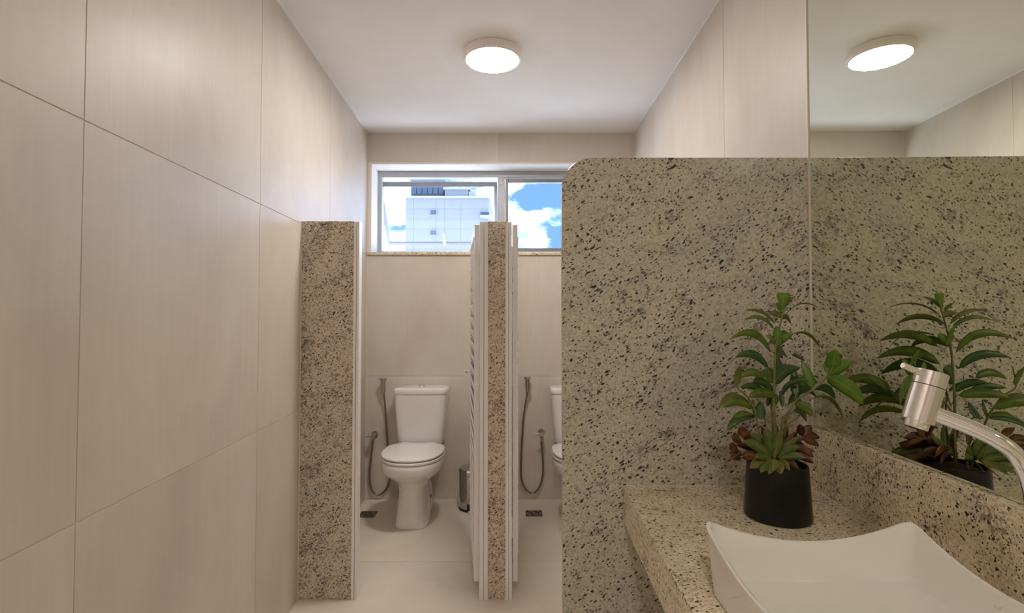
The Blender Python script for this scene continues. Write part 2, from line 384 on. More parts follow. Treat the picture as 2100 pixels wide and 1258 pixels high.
# awning sash, swung outwards at the foot
def sash(x0, x1, top, L_, ang, name_handle=True):
    """frame in local coordinates: hinge line along x at the top, hanging down, turned outwards by ang"""
    R_ = Matrix.Translation((0, YF + .03, top)) @ Matrix.Rotation(ang, 4, 'X')
    w = .024; bm = NB()
    box(bm, x0, x0 + w, -.012, .012, -L_, 0, R_); box(bm, x1 - w, x1, -.012, .012, -L_, 0, R_)
    box(bm, x0 + w, x1 - w, -.012, .012, -w*1.25, 0, R_); box(bm, x0 + w, x1 - w, -.012, .012, -L_, -L_ + w, R_)
    s = wpart('sash', bm, M_SASH, bevel=.002)
    bm = NB(); box(bm, x0 + w - .004, x1 - w + .004, -.002, .002, -L_ + w - .004, -w + .004, R_)
    link('pane', bm, M_GLASS, s)
    if name_handle:
        hx = P(909, 500, 4.0).x; bm = NB()
        box(bm, hx - .012, hx + .012, -.03, -.012, -L_ + .012, -L_ + .05, R_); box(bm, hx - .007, hx + .007, -.045, -.03, -L_ + .03, -L_ + .115, R_)
        link('handle', bm, M_STEEL, s, bevel=.002)
        bm = NB()
        for q in (1,):
            a = R_ @ Vector((x0 + .004, -.014, -L_*.62)); cyl(bm, (x0 - .008, YF + .02, top - L_*.95), a, .003, 8)
        link('stay', bm, M_STEEL, s)
    return s
topz = P(900, 374, YF + .03).z
sash(P(775, 380, YF + .03).x, fm - .03, topz, .52, math.radians(36))
tz = P(1100, 367, YF + .03).z
sash(fm + .028, fx1 - t - .004, tz, tz - fz0 - .03, 0.0, False)
# fixed panes filling the strips above the sashes are open air in the photograph: the sashes have slid down

# ------------------------------------------------------------------ tower block opposite
D = 70.0
def Q(px, py, d=D): return P(px, py, d)
M_BLD = noisy('painted_render', (.180, .190, .206), (.192, .202, .218), .15, rough=.8)
M_BLD2 = noisy('grey_render', (.09, .10, .125), (.10, .11, .135), .2, rough=.8)
M_BGL = mat('blue_glazing', (.035, .06, .10), .6)
M_BWH = mat('white_coping', (.26, .265, .27), .7)
bl = empty('apartment_building', (Q(915, 500).x, D, -30), label='white rendered apartment tower seen through the open left window', cat='building')
def bpart(name, bm, m, parent=bl, **kw):
    o = link(name, bm, m, parent, **kw)
    if parent is bl: o.matrix_parent_inverse = Matrix.Translation(-bl.location)
    return o
def pxbox(bm, x0, y0, x1, y1, da, db):
    a = Q(x0, y1, da); b = Q(x1, y0, da); return box(bm, a.x, b.x, da, db, a.z, b.z)
bm = NB(); a = Q(832, 405, D); b = Q(1002, 405, D)
box(bm, a.x, b.x, D + .03, D + 16, -30, a.z); bpart('core', bm, M_BLD)
colx = [832, 848, 894, 912, 945, 1002]; rowy = [406, 429, 470, 512, 554, 596]
for x0, x1 in zip(colx, colx[1:]):
    for y0, y1 in zip(rowy, rowy[1:]):
        p = Q(x0, y1); q = Q(x1, y0); bm = NB(); box(bm, p.x + .018, q.x - .018, D, D + .35, p.z + .018, q.z - .018); bpart('panel', bm, M_BLD)
bm = NB(); pxbox(bm, 830, 402, 1004, 406, D - .3, D + 16); bpart('coping', bm, M_BWH)
bm = NB(); pxbox(bm, 843, 363, 910, 402, D + 2, D + 10); tw = bpart('stair_tower', bm, M_BLD2)
for k in range(6):
    x0 = 843 + k*11.2; bm = NB(); pxbox(bm, x0 + .7, 385, x0 + 10.4, 398, D + 1.8, D + 2.1); link('louvre', bm, M_BGL, tw)
bm = NB(); pxbox(bm, 912, 388, 960, 403, D + 1, D + 9); bpart('plant_room', bm, M_BLD)
bm = NB(); pxbox(bm, 909, 384, 964, 389, D + .8, D + 9.4); bpart('coping', bm, M_BWH)
bm = NB(); pxbox(bm, 961, 393, 974, 403, D + 1, D + 6); bpart('water_tank', bm, M_BWH)
for py in (435.5, 477.5):
    bm = NB(); pxbox(bm, 881.5, py - 6, 896, py + 6, D - .12, D + .05); f_ = bpart('window', bm, M_BWH)
    for q in (0, 1):
        bm = NB(); pxbox(bm, 882.7 + q*6.4, py - 4.6, 888.1 + q*6.4, py + 4.6, D - .2, D - .1); link('pane', bm, M_BGL, f_)
bm = NB(); pxbox(bm, 985, 435, 1003, 443, D - .1, D + .05); bpart('window', bm, M_BGL)
bm = NB(); pxbox(bm, 984, 441, 1010, 445, D - 1.4, D + .05); bpart('balcony', bm, M_BWH)

# ------------------------------------------------------------------ ceiling lamps
M_DIFF = mat('lamp_diffuser', (.9, .88, .84), .5, emit=(1.0, .925, .835), estr=LAMP)
M_LBODY = noisy('lamp_body', (.88, .83, .82), (.91, .86, .85), 10, rough=.4)
def lamp(cx, cy, label):
    o = empty('ceiling_lamp', (cx, cy, ZC), label=label, cat='ceiling light', group='round flush ceiling lamps')
    r = .141
    bm = NB(); lathe(bm, [(.10, 0), (r - .004, 0), (r, -.004), (r, -.030), (r - .004, -.036), (r - .009, -.038), (r - .009, -.033), (.125, -.033), (.1, -.02)], 64)
    link('housing', bm, M_LBODY, o, smooth=2)
    bm = NB(); lathe(bm, [(.131, -.0335), (.131, -.039), (.128, -.041), (.127, -.0385)], 64); link('trim_ring', bm, M_REVEAL, o, smooth=2)
    bm = NB(); lathe(bm, [(.126, -.034), (.126, -.041), (.122, -.0435), (.06, -.0445), (.001, -.0445)], 64); link('diffuser', bm, M_DIFF, o, smooth=2)
    return o
lc = PZ(1010, 126, ZC - .044)
lamp(lc.x, lc.y, 'round white ceiling lamp between the cubicles and the basin area')
lamp(-.09, -.80, 'second round white ceiling lamp, nearer the entrance')

# ------------------------------------------------------------------ tall granite screen beside the basin
xp = P(1153, 643, YP).x; zt = P(1400, 323, YP).z
rad = .085; poly = [(XR(YP) - .0015, 0), (XR(YP) - .0015, zt), (xp + rad, zt)]
for k in range(1, 13):
    a = PI/2 + (PI/2)*k/12; poly.append((xp + rad + rad*math.cos(a), zt - rad + rad*math.sin(a)))
poly.append((xp, 0))
bm = NB(); prism(bm, poly, YP, YP + .03, lambda a, b, d: Vector((a, d, b)))
link('granite_screen', bm, M_GRAN, bevel=.0025, label='tall pale speckled granite screen with a rounded corner behind the counter', cat='partition')

# ------------------------------------------------------------------ stall fronts and divider
YS = 2.35; ZT = 1.687
def gpanel(name, x0, x1, y0, y1, z0, z1, m, parent=None, bev=.002, **kw):
    bm = NB(); box(bm, x0, x1, y0, y1, z0, z1); return link(name, bm, m, parent, bevel=bev, **kw)
def jamb(bm, x0, x1, y, z0, z1, side):
    """extruded aluminium jamb: face strip with a stepped rebate on the `side` towards the opening"""
    w = x1 - x0
    if side > 0: poly = [(x0, y-.004), (x0+w*.45, y-.004), (x0+w*.45, y+.006), (x0+w*.56, y+.006), (x0+w*.56, y-.004), (x1, y-.004), (x1, y+.036), (x0+w*.55, y+.036), (x0, y+.03)]
    else: poly = [(x1, y-.004), (x1-w*.45, y-.004), (x1-w*.45, y+.006), (x1-w*.56, y+.006), (x1-w*.56, y-.004), (x0, y-.004), (x0, y+.036), (x1-w*.55, y+.036), (x1, y+.03)]
    return prism(bm, poly, z0, z1)
sl = empty('stall_side_panel', (XL(YS), YS, 0), label='narrow granite front panel fixed to the left tiled wall, with a pale aluminium jamb', cat='partition')
def keep(o, p): o.parent = p; o.matrix_parent_inverse = Matrix.Translation(-Vector(p.location)); return o
xj = P(728, 643, YS).x; xj1 = P(740, 643, YS).x + .0
xj = P(725, 643, YS).x; xj1 = P(736.5, 643, YS).x
keep(gpanel('panel', XL(YS) + .003, xj, YS, YS + .03, 0, ZT, M_GRANP), sl)
keep(link('jamb', jamb(NB(), xj, xj1, YS, 0, ZT - .003, 1), M_ALU), sl)
bm = NB(); box(bm, XL(YS) + .0005, XL(YS) + .004, YS - .003, YS + .002, 0, ZT); keep(link('caulk', bm, M_CAULK), sl)

dv = empty('stall_divider', (-.067, YS, 0), label='central granite divider post between the two toilet cubicles', cat='partition')
g0, g1 = P(1001, 643, YS).x, P(1036.5, 643, YS).x
c0, c1 = P(984, 643, YS).x, P(1049.5, 643, YS).x
keep(gpanel('end_panel', g0, g1, YS, YS + .03, 0, ZT, M_GRANP), dv)
keep(gpanel('long_panel', -.087, -.057, YS + .03, YB, .0, ZT - .05, M_GRANP), dv)
keep(link('jamb', jamb(NB(), c0, g0, YS, 0, ZT - .004, -1), M_ALU), dv)
keep(link('jamb', jamb(NB(), g1, c1, YS, 0, ZT - .004, 1), M_ALU), dv)

# doors of pale aluminium with louvre slats, both standing open into the cubicles
def door(hx, hy, tx, ty, s, label, knob):
    """hinge at (hx,hy), free edge at (tx,ty); s = side of the slats' bulge"""
    hinge = Vector((hx, hy, 0)); d = Vector((tx - hx, ty - hy, 0)); wdt = d.length
    o = empty('stall_door', (hx, hy, 0), math.atan2(d.y, d.x), label=label, cat='door', group='open louvred cubicle doors')
    z0, z1, t = .055, ZT - .008, .012
    bm = NB(); box(bm, 0, .045, -t, t, z0, z1); link('hinge_stile', bm, M_ALU, o, bevel=.002)
    bm = NB(); box(bm, wdt - .045, wdt, -t, t, z0, z1); link('lock_stile', bm, M_ALU, o, bevel=.002)
    for a, b in ((z0, z0 + .055), (z1 - .055, z1)):
        bm = NB(); box(bm, .045, wdt - .045, -t*.9, t*.9, a, b); link('rail', bm, M_ALU, o, bevel=.002)
    n = 24; h = (z1 - z0 - .11) / n; sm = None
    for k in range(n):
        z = z0 + .055 + h*(k + .5)
        if sm is None:
            bm = NB(); hh = h*.56
            prism(bm, [(-.016, -hh), (-.010, -hh), (.016, hh*.7), (.016, hh), (.010, hh), (-.016, -hh*.7)], .046, wdt - .046, lambda a, b, dd: Vector((dd, a*s, b)))
            q = link('slat', bm, M_ALU, o); sm = q.data
        else:
            q = bpy.data.objects.new('slat', sm); COL.objects.link(q); q.parent = o
        q.location = (0, 0, z)
    for z in (.30, .98, 1.53):           # butt hinges
        bm = NB()
        cyl(bm, (-.003, -s*(t + .004), z - .045), (-.003, -s*(t + .004), z + .045), .006, 12)
        box(bm, 0, .032, -s*(t + .0035) - .0015, -s*(t + .0035) + .0015, z - .04, z + .04)
        h_ = link('hinge', bm, M_STEEL, o, smooth=2)
        bm = NB()
        for dz in (-.028, .028): cyl(bm, (.016, -s*(t + .004), z + dz), (.016, -s*(t + .0075), z + dz), .0045, 10)
        link('screw', bm, M_DARK, h_)
    if knob:
        zk = knob; bm = NB()
        lathe(bm, [(.004, .0), (.006, .003), (.006, .014), (.011, .018), (.012, .024), (.008, .030), (.001, .032)], 20, M=Matrix.Translation((wdt - .025, s*t, zk)) @ Matrix.Rotation(-s*PI/2, 4, 'X'))
        lathe(bm, [(.014, .0), (.014, .003), (.006, .004), (.006, .012), (.010, .016), (.010, .022), (.001, .024)], 20, M=Matrix.Translation((wdt - .025, -s*t, zk)) @ Matrix.Rotation(s*PI/2, 4, 'X'))
        link('knob', bm, M_CHROME, o, smooth=2)
    return o
e = P(968.5, 762, 2.93)
door(P(978.5, 643, 2.395).x, 2.395, e.x, 2.93, 1, 'open aluminium louvred door of the left cubicle, swung back against the divider', P(966, 762, 2.9).z)
door(P(1056, 643, 2.395).x, 2.395, P(1056.5, 643, 2.93).x, 2.93, -1, 'open aluminium louvred door of the right cubicle, seen edge on', None)

# ------------------------------------------------------------------ toilets
def sring(a, b0, b1, yc, z, e=2.3, n=48, eb=None):
    pts = []
    for i in range(n):
        t = 2*PI*i/n; c, s = math.cos(t), math.sin(t)
        e_ = eb if (eb and s < 0) else e
        x = a*math.copysign(abs(c)**(2/e_), c); y = math.copysign(abs(s)**(2/e_), s)
        pts.append((x, yc + y*(b1 if y > 0 else b0), z))
    return pts
def sub(o, lv=1):
    m = o.modifiers.new('sub', 'SUBSURF'); m.levels = lv; m.render_levels = lv; return o
def toilet(x, label):
    o = empty('toilet', (x, YB, 0), PI, label=label, cat='toilet', group='white close coupled toilets')
    # y is measured from the wall
    bm = NB()
    S = [(0, .100, .12, .145, .365, 3.6), (.012, .102, .12, .147, .365, 3.6), (.06, .095, .12, .141, .365, 3.2), (.13, .088, .115, .130, .365, 2.9), (.19, .084, .11, .122, .368, 2.5),
         (.235, .089, .115, .128, .372, 2.2), (.265, .104, .125, .148, .376, 2.2), (.29, .130, .14, .180, .380, 2.2), (.312, .157, .155, .210, .383, 2.2),
         (.328, .173, .165, .226, .385, 2.25), (.336, .181, .17, .234, .386, 2.3), (.345, .184, .172, .238, .386, 2.3), (.375, .186, .175, .240, .386, 2.3), (.392, .184, .175, .238, .386, 2.3), (.398, .175, .17, .23, .386, 2.3)]
    loft(bm, [sring(a, b0, b1, yc, z, e) for z, a, b0, b1, yc, e in S])
    link('bowl', bm, M_CERAM, o, smooth=True)
    bm = NB()   # rear pedestal and trap
    T = [(0, .088, .10, .10, .20, 3), (.012, .09, .10, .10, .20, 3), (.05, .086, .09, .10, .19, 2.6), (.12, .084, .085, .10, .175, 2.2), (.17, .076, .08, .10, .175, 2.2), (.205, .058, .075, .12, .175, 2.2), (.27, .055, .09, .15, .18, 2.4), (.34, .105, .135, .15, .18, 3), (.39, .13, .15, .15, .185, 3.5), (.404, .128, .148, .15, .185, 3.5)]
    loft(bm, [sring(a, b0, b1, yc, z, e) for z, a, b0, b1, yc, e in T]); link('trap', bm, M_CERAM, o, smooth=True)
    for s in (-1, 1):
        bm = NB(); cyl(bm, (s*.074, .215, .095), (s*.0845, .215, .095), .011, 14); link('fixing_hole_cap', bm, M_DRAIN, o, smooth=2)
    bm = NB()   # seat ring, then lid
    loft(bm, [sring(.180, .17, .232, .386, .400, 2.25, eb=3.4), sring(.187, .175, .24, .386, .404, 2.25, eb=3.4), sring(.187, .175, .24, .386, .413, 2.25, eb=3.4), sring(.182, .17, .235, .386, .417, 2.25, eb=3.4)])
    link('seat', bm, M_SEAT, o, smooth=2)
    bm = NB()
    loft(bm, [sring(.178, .17, .228, .386, .4205, 2.25, eb=3.4), sring(.185, .175, .237, .386, .424, 2.25, eb=3.4), sring(.186, .176, .238, .386, .431, 2.25, eb=3.4), sring(.182, .173, .234, .386, .436, 2.25, eb=3.4), sring(.165, .16, .217, .386, .4395, 2.25, eb=3.4), sring(.10, .1, .14, .386, .442, 2.2, eb=3), sring(.01, .01, .01, .386, .4425, 2)])
    link('lid', bm, M_SEAT, o, smooth=2)
    for s in (-1, 1):
        bm = NB(); cyl(bm, (s*.11, .205, .425), (s*.05, .205, .425), .011, 14); link('seat_hinge', bm, M_SEAT, o, smooth=2)
    bm = NB()   # cistern
    def tr(a, f, z, e=7): return sring(a, .085, f, .092, z, e, 56)
    loft(bm, [tr(.126, .070, .404), tr(.140, .078, .410), tr(.147, .081, .42), tr(.152, .083, .45), tr(.160, .086, .55), tr(.168, .089, .65), tr(.174, .091, .735), tr(.174, .091, .742)])
    c = link('cistern', bm, M_CERAM, o, smooth=2)
    bm = NB()
    loft(bm, [tr(.174, .092, .741), tr(.177, .095, .7425), tr(.179, .096, .747), tr(.179, .096, .763), tr(.175, .093, .772), tr(.160, .083, .778), tr(.02, .02, .780)])
    ld = link('cistern_lid', bm, M_CERAM, o, smooth=2)
    bm = NB(); lathe(bm, [(.022, .778), (.024, .782), (.023, .786), (.018, .787), (.001, .787)], 28, c=(.0, .092, 0)); box(bm, -.001, .001, .07, .114, .786, .7885)
    link('flush_button', bm, M_CHROME, ld, smooth=2)
    return o
toilet(-.602, 'white toilet with closed lid in the left cubicle')
toilet(.431, 'white toilet in the right cubicle, half hidden behind the granite screen')

# ------------------------------------------------------------------ bidet sprayers
def sprayer(dx, label, pts, head, valve, side):
    o = empty('bidet_sprayer', (P(head[0], 643, YB).x, YB, .9), label=label, cat='bidet sprayer', group='bidet sprayers on the back wall')
    Y = YB - .03
    def add(name, bm, m, **kw): q = link(name, bm, m, o, **kw); q.matrix_parent_inverse = Matrix.Translation(-o.location); return q
    hx, hy0, hy1 = head
    a = P(hx, hy0, Y); b = P(hx + 1, hy1, Y)
    bm = NB(); cyl(bm, (a.x, YB, a.z - .02), (a.x, YB - .035, a.z - .02), .012, 16); box(bm, a.x - .013, a.x + .013, YB - .045, YB - .02, a.z - .05, a.z - .015); add('wall_hook', bm, M_SPRAY, smooth=2)
    bm = NB(); cyl(bm, (b.x, Y - .01, b.z), (b.x - .002, Y - .012, b.z + .055), .013, 18, .017); cyl(bm, (b.x - .002, Y - .012, b.z + .055), (a.x, Y - .02, a.z), .017, 18, .012)
    cyl(bm, (a.x - .012, Y - .035, a.z - .004), (a.x + .018, Y - .004, a.z - .004), .010, 16); add('spray_head', bm, M_SPRAY, smooth=2)
    bm = NB(); box(bm, b.x + .008, b.x + .014, Y - .03, Y - .018, b.z + .02, a.z - .01); add('trigger', bm, M_SPRAY, bevel=.002)
    path = [P(x, y, Y + (.012 if i else -.01)) for i, (x, y) in enumerate([(hx + 1, hy1)] + pts)]
    bm = NB(); tube(bm, smoothpath(path, 10), .0062, 10); add('hose', bm, M_HOSE, smooth=True)
    v = P(valve[0], valve[1], YB - .035)
    bm = NB(); cyl(bm, (v.x, YB, v.z), (v.x, YB - .004, v.z), .024, 24); cyl(bm, (v.x, YB - .004, v.z), (v.x, YB - .055, v.z), .012, 20); cyl(bm, (v.x, YB - .03, v.z), (v.x, YB - .03, v.z - .03), .009, 16); add('valve', bm, M_SPRAY, smooth=2)
    bm = NB(); cyl(bm, (v.x, YB - .055, v.z), (v.x, YB - .075, v.z), .014, 20)
    for ang in ((.35, .95), (-.95, .35)) if side else ((.05, 1), (-1, .05)):
        dx_, dz_ = ang; cyl(bm, (v.x - dx_*.024*.6, YB - .066, v.z - dz_*.024*.6), (v.x + dx_*.028, YB - .066, v.z + dz_*.028), .0052, 12)
    cyl(bm, (v.x, YB - .066, v.z), (v.x - .045, YB - .07, v.z), .0055, 12)
    add('valve_handle', bm, M_SPRAY, smooth=2)
sprayer(0, 'chrome bidet sprayer and hose beside the left toilet', [(790, 840), (792, 870), (794, 905), (798, 950), (800, 975), (794, 1000), (777, 1016), (762, 1005), (758, 975), (761, 940), (765, 905)], (786, 776, 806), (766, 894), True)
sprayer(0, 'chrome bidet sprayer with a looped hose in the right cubicle', [(1076, 840), (1072, 880), (1069, 940), (1069, 978), (1077, 1002), (1092, 1012), (1106, 1000), (1113, 975), (1113, 940), (1110, 905)], (1081, 774, 804), (1110, 889), False)

# ------------------------------------------------------------------ floor drains
def drain(cx, cy, w, label):
    o = empty('floor_drain', (cx, cy, 0), label=label, cat='drain', group='square floor drains')
    bm = NB(); box(bm, -w/2, w/2, -.05, .05, 0.0, .0025); link('frame', bm, M_DRAIN, o)
    for k in range(7):
        x = -w/2 + .012 + k*(w - .024)/6
        for yy in (-.028, 0.0, .028):
            bm = NB(); cyl(bm, (x, yy, .0015), (x, yy, .0032), .0055, 10); link('slot', bm, M_DARK if (k + int(yy*40)) % 3 else M_STEEL, o)
a = PZ(754, 1056, 0); drain(a.x, a.y, .105, 'dark metal floor drain to the left of the left toilet')
a = PZ(1095, 1054, 0); drain(a.x, a.y, .105, 'dark metal floor drain in the right cubicle')

# ------------------------------------------------------------------ pedal bin
bc = Vector((-.253, 3.445, 0)); rb = .094
o = empty('pedal_bin', bc, label='polished steel pedal bin standing behind the open left door', cat='bin')
bm = NB(); lathe(bm, [(rb - .006, .012), (rb, .016), (rb, .235), (rb - .002, .238)], 48); link('body', bm, M_INOX, o, smooth=2)
bm = NB(); lathe(bm, [(rb, 0), (rb + .002, .003), (rb + .002, .016), (rb - .004, .018)], 48); link('base_ring', bm, M_DARK, o, smooth=2)
bm = NB(); lathe(bm, [(rb - .001, .238), (rb + .002, .240), (rb + .002, .252), (rb - .006, .262), (.055, .271), (.001, .274)], 48); link('lid', bm, M_INOX, o, smooth=2)
bm = NB(); box(bm, -.026, .026, -rb - .03, -rb + .004, .006, .016); box(bm, -.022, .022, -rb - .032, -rb - .026, .006, .024); link('pedal', bm, M_STEEL, o, bevel=.002)
bm = NB(); box(bm, -.034, .034, -rb - .002, -rb + .01, .0, .052); link('pedal_recess', bm, M_DARK, o, bevel=.003)

# ------------------------------------------------------------------ countertop
ZK = P(1278, 997, YP).z
def XF(y): return P(1278, 997, YP).x - .030*(YP - y)
YE = -.30; ZA = ZK - .098
ct = empty('countertop', (XF(YP), YP, ZK), label='cream speckled granite counter with a deep front edge under the basin', cat='countertop')
def cpart(name, bm, m, **kw): q = link(name, bm, m, ct, **kw); q.matrix_parent_inverse = Matrix.Translation(-ct.location); return q
bm = NB(); prism(bm, [(XF(YE), YE), (XR(YE) - .002, YE), (XR(YP) - .002, YP - .001), (XF(YP), YP - .001)], ZK - .02, ZK); cpart('slab', bm, M_GRANC, bevel=.0012)
bm = NB(); prism(bm, [(XF(YE), YE), (XF(YE) + .02, YE), (XF(YP) + .02, YP - .001), (XF(YP), YP - .001)], ZA, ZK - .0205); cpart('front_apron', bm, M_GRANC, bevel=.0012)
BT = .021; ZM = P(1657, 872, YP).z
bm = NB(); prism(bm, [(XR(YE) - BT, YE), (XR(YE) - .002, YE), (XR(YP) - .002, YP - .001), (XR(YP) - BT, YP - .001)], ZK + .0004, ZM)
link('backsplash', bm, M_GRANC, bevel=.0012, label='low speckled granite backsplash strip under the mirror', cat='backsplash')
bm = NB(); prism(bm, [(XR(YE) - BT - .003, YE), (XR(YE) - BT, YE), (XR(YP) - BT, YP - .002), (XR(YP) - BT - .003, YP - .002)], ZK - .001, ZK + .003)
prism(bm, [(XF(YP) + .002, YP - .0025), (XR(YP) - BT, YP - .0025), (XR(YP) - BT, YP - .001), (XF(YP) + .002, YP - .001)], ZK, ZK + .0015)
link('trim_4', bm, M_CAULK, kind='structure')

# ------------------------------------------------------------------ mirror
mi = empty('mirror', (XR(.5), .5, ZM), label='large frameless wall mirror above the granite backsplash', cat='mirror')
def mpart(name, bm, m, **kw): q = link(name, bm, m, mi, **kw); q.matrix_parent_inverse = Matrix.Translation(-mi.location); return q
mt = .0045; ym = YP - .006
bm = NB(); prism(bm, [(XR(YE) - mt, YE), (XR(YE) - .0005, YE), (XR(ym) - .0005, ym), (XR(ym) - mt, ym)], ZM + .001, ZC - .002); mpart('glass', bm, M_MIRROR)
bm = NB(); prism(bm, [(XR(ym) - mt - .003, ym), (XR(ym) - .0005, ym), (XR(ym) - .0005, ym + .0055), (XR(ym) - mt - .003, ym + .0055)], ZM, ZC - .002); mpart('edge_bead', bm, M_CAULK)

# ------------------------------------------------------------------ vessel basin
bx, by, hs = .504, .722, .180
bs = empty('wash_basin', (bx, by, ZK + .0005), label='square white ceramic vessel basin with upswept corners on the granite counter', cat='basin')
def sq(h, z, r, dip=0.0, n=24, cyy=0.0):
    """rounded square ring, half side h, corner radius r; dip lowers the middle of each side"""
    pts = []; L0 = h - r
    for sx, sy, a0 in ((1, 1, 0), (-1, 1, PI/2), (-1, -1, PI), (1, -1, 3*PI/2)):
        for k in range(7):
            a = a0 + (PI/2)*k/6; pts.append([sx*L0 + r*math.cos(a), sy*L0 + r*math.sin(a)])
        # straight run to next corner
        nx, ny = {(1, 1): (-1, 1), (-1, 1): (-1, -1), (-1, -1): (1, -1), (1, -1): (1, 1)}[(sx, sy)]
        e0 = pts[-1]; a = a0 + PI/2; e1 = [nx*L0 + r*math.cos(a), ny*L0 + r*math.sin(a)]
        for k in range(1, n): pts.append([e0[0] + (e1[0]-e0[0])*k/n, e0[1] + (e1[1]-e0[1])*k/n])
    out = []
    for x, y in pts:
        s = min(abs(x), abs(y)) / h
        m_ = 1 - min(1, s)**2
        # sides bow outward slightly less at their dip
        q = 1 - .012*m_*(dip > 0)
        out.append((x*q, y*q, z - dip*m_))
    return out
zh = P(1447, 1066, .90).z - ZK; dp = .037
rings = [sq(.168, 0, .02), sq(.1705, .004, .022), sq(.174, .045, .022, dp*.4), sq(.178, zh - .012, .022, dp), sq(.1795, zh - .003, .022, dp), sq(.1795, zh, .022, dp), sq(.177, zh + .0015, .021, dp), sq(.1735, zh, .019, dp),
         sq(.1715, zh - .006, .018, dp), sq(.167, .06, .020, dp*.5), sq(.162, .034, .024, dp*.1), sq(.155, .023, .028), sq(.142, .0185, .03), sq(.08, .016, .03), sq(.024, .0145, .0235)]
bm = NB(); loft(bm, rings); bo = link('bowl', bm, M_BASIN, bs, smooth=2)
bm = NB(); lathe(bm, [(.030, .0165), (.031, .019), (.027, .0205), (.020, .0195), (.018, .017), (.001, .017)], 32); link('drain', bm, M_CHROME, bs, smooth=2)
# small faded maker mark on the inner right wall
M_MARK = mat('faded_print', (.42, .38, .33), .4)
bm = NB()
def wallpt(px, py):                           # on the inner wall plane
    d = ray(px, py); x = bx + .1668; p = EYE + d*((x - EYE.x)/d.x); return p - bs.location + Vector((-.0018, 0, 0))
def stroke(a): tube(bm, [wallpt(*p) for p in a], .00028, 5)
stroke([(2046, 1242.0), (2043.5, 1241.5), (2041.5, 1243.5), (2042, 1246.5), (2045, 1248)])
stroke([(2049, 1245), (2050, 1250), (2052.5, 1248.5)])
stroke([(2055.5, 1245), (2057.5, 1246.5), (2055, 1250), (2053, 1252)])
link('printed_mark', bm, M_MARK, bs)

# ------------------------------------------------------------------ tap
fy = .722; fx_ = P(2118, 900, fy).x
fa = empty('basin_tap', (fx_, fy, ZK), label='tall chrome tap arching over the basin with a slanted cylinder spout', cat='tap')
def fpart(name, bm, m, **kw): q = link(name, bm, m, fa, **kw); q.matrix_parent_inverse = Matrix.Translation(-fa.location); return q
body_c = P(1892, 822, .762); b0 = P(1877, 878, .762); b1 = P(1912, 763, .762)
ax = (b1 - b0).normalized()
s0 = P(1912, 847, .762)
path = [Vector((fx_, fy, ZK)), Vector((fx_, fy, ZK + .12)), Vector((fx_, fy, ZK + .20))]
top = [P(2112, 990, fy), P(2090, 942, fy + .002), P(2053, 909, .727), P(1992, 878, .742), s0]
bm = NB(); tube(bm, smoothpath([Vector((fx_, fy, ZK)), Vector((fx_, fy, ZK + .10)), Vector((fx_, fy, P(2118, 1050, fy).z))] + top, 12), .0108, 28); fpart('spout_pipe', bm, M_CHROME, smooth=True)
bm = NB(); lathe(bm, [(.027, 0), (.027, .004), (.024, .008), (.012, .009)], 36, c=(0, 0, 0)); q = link('base_flange', bm, M_CHROME, fa, smooth=2)
rbd = .0205; q_ = ax.to_track_quat('Z', 'Y').to_matrix().to_4x4(); ln = (b1 - b0).length
Mb = Matrix.Translation(b0) @ q_
bm = NB(); lathe(bm, [(rbd*.72, 0), (rbd*.74, .001), (rbd*.74, .0100), (rbd*.985, .0102), (rbd, .0108), (rbd, ln*.742), (rbd*.9, ln*.7425)], 40, M=Mb); fpart('body', bm, M_CHROME, smooth=2)
bm = NB(); lathe(bm, [(rbd*.96, ln*.742), (rbd*.96, ln*.757)], 40, M=Mb); fpart('seam_ring', bm, M_DARK, smooth=2)
bm = NB(); lathe(bm, [(rbd*.9, ln*.7555), (rbd, ln*.756), (rbd, ln*.993), (rbd*.97, ln), (.001, ln)], 40, M=Mb); cap = fpart('control_cap', bm, M_CHROME, smooth=2)
h0 = b0 + ax*ln*.90; h1 = P(1852, 750, .757)
bm = NB(); cyl(bm, h0, h1, .0044, 18, .0046); cyl(bm, h1, h1 + (h1 - h0).normalized()*.001, .0046, 18, .0035); fpart('handle_pin', bm, M_CHROME, smooth=2)
bm = NB(); lathe(bm, [(rbd*.6, -.0015), (rbd*.6, .002)], 24, M=Mb); fpart('aerator', bm, M_DARK, smooth=2)

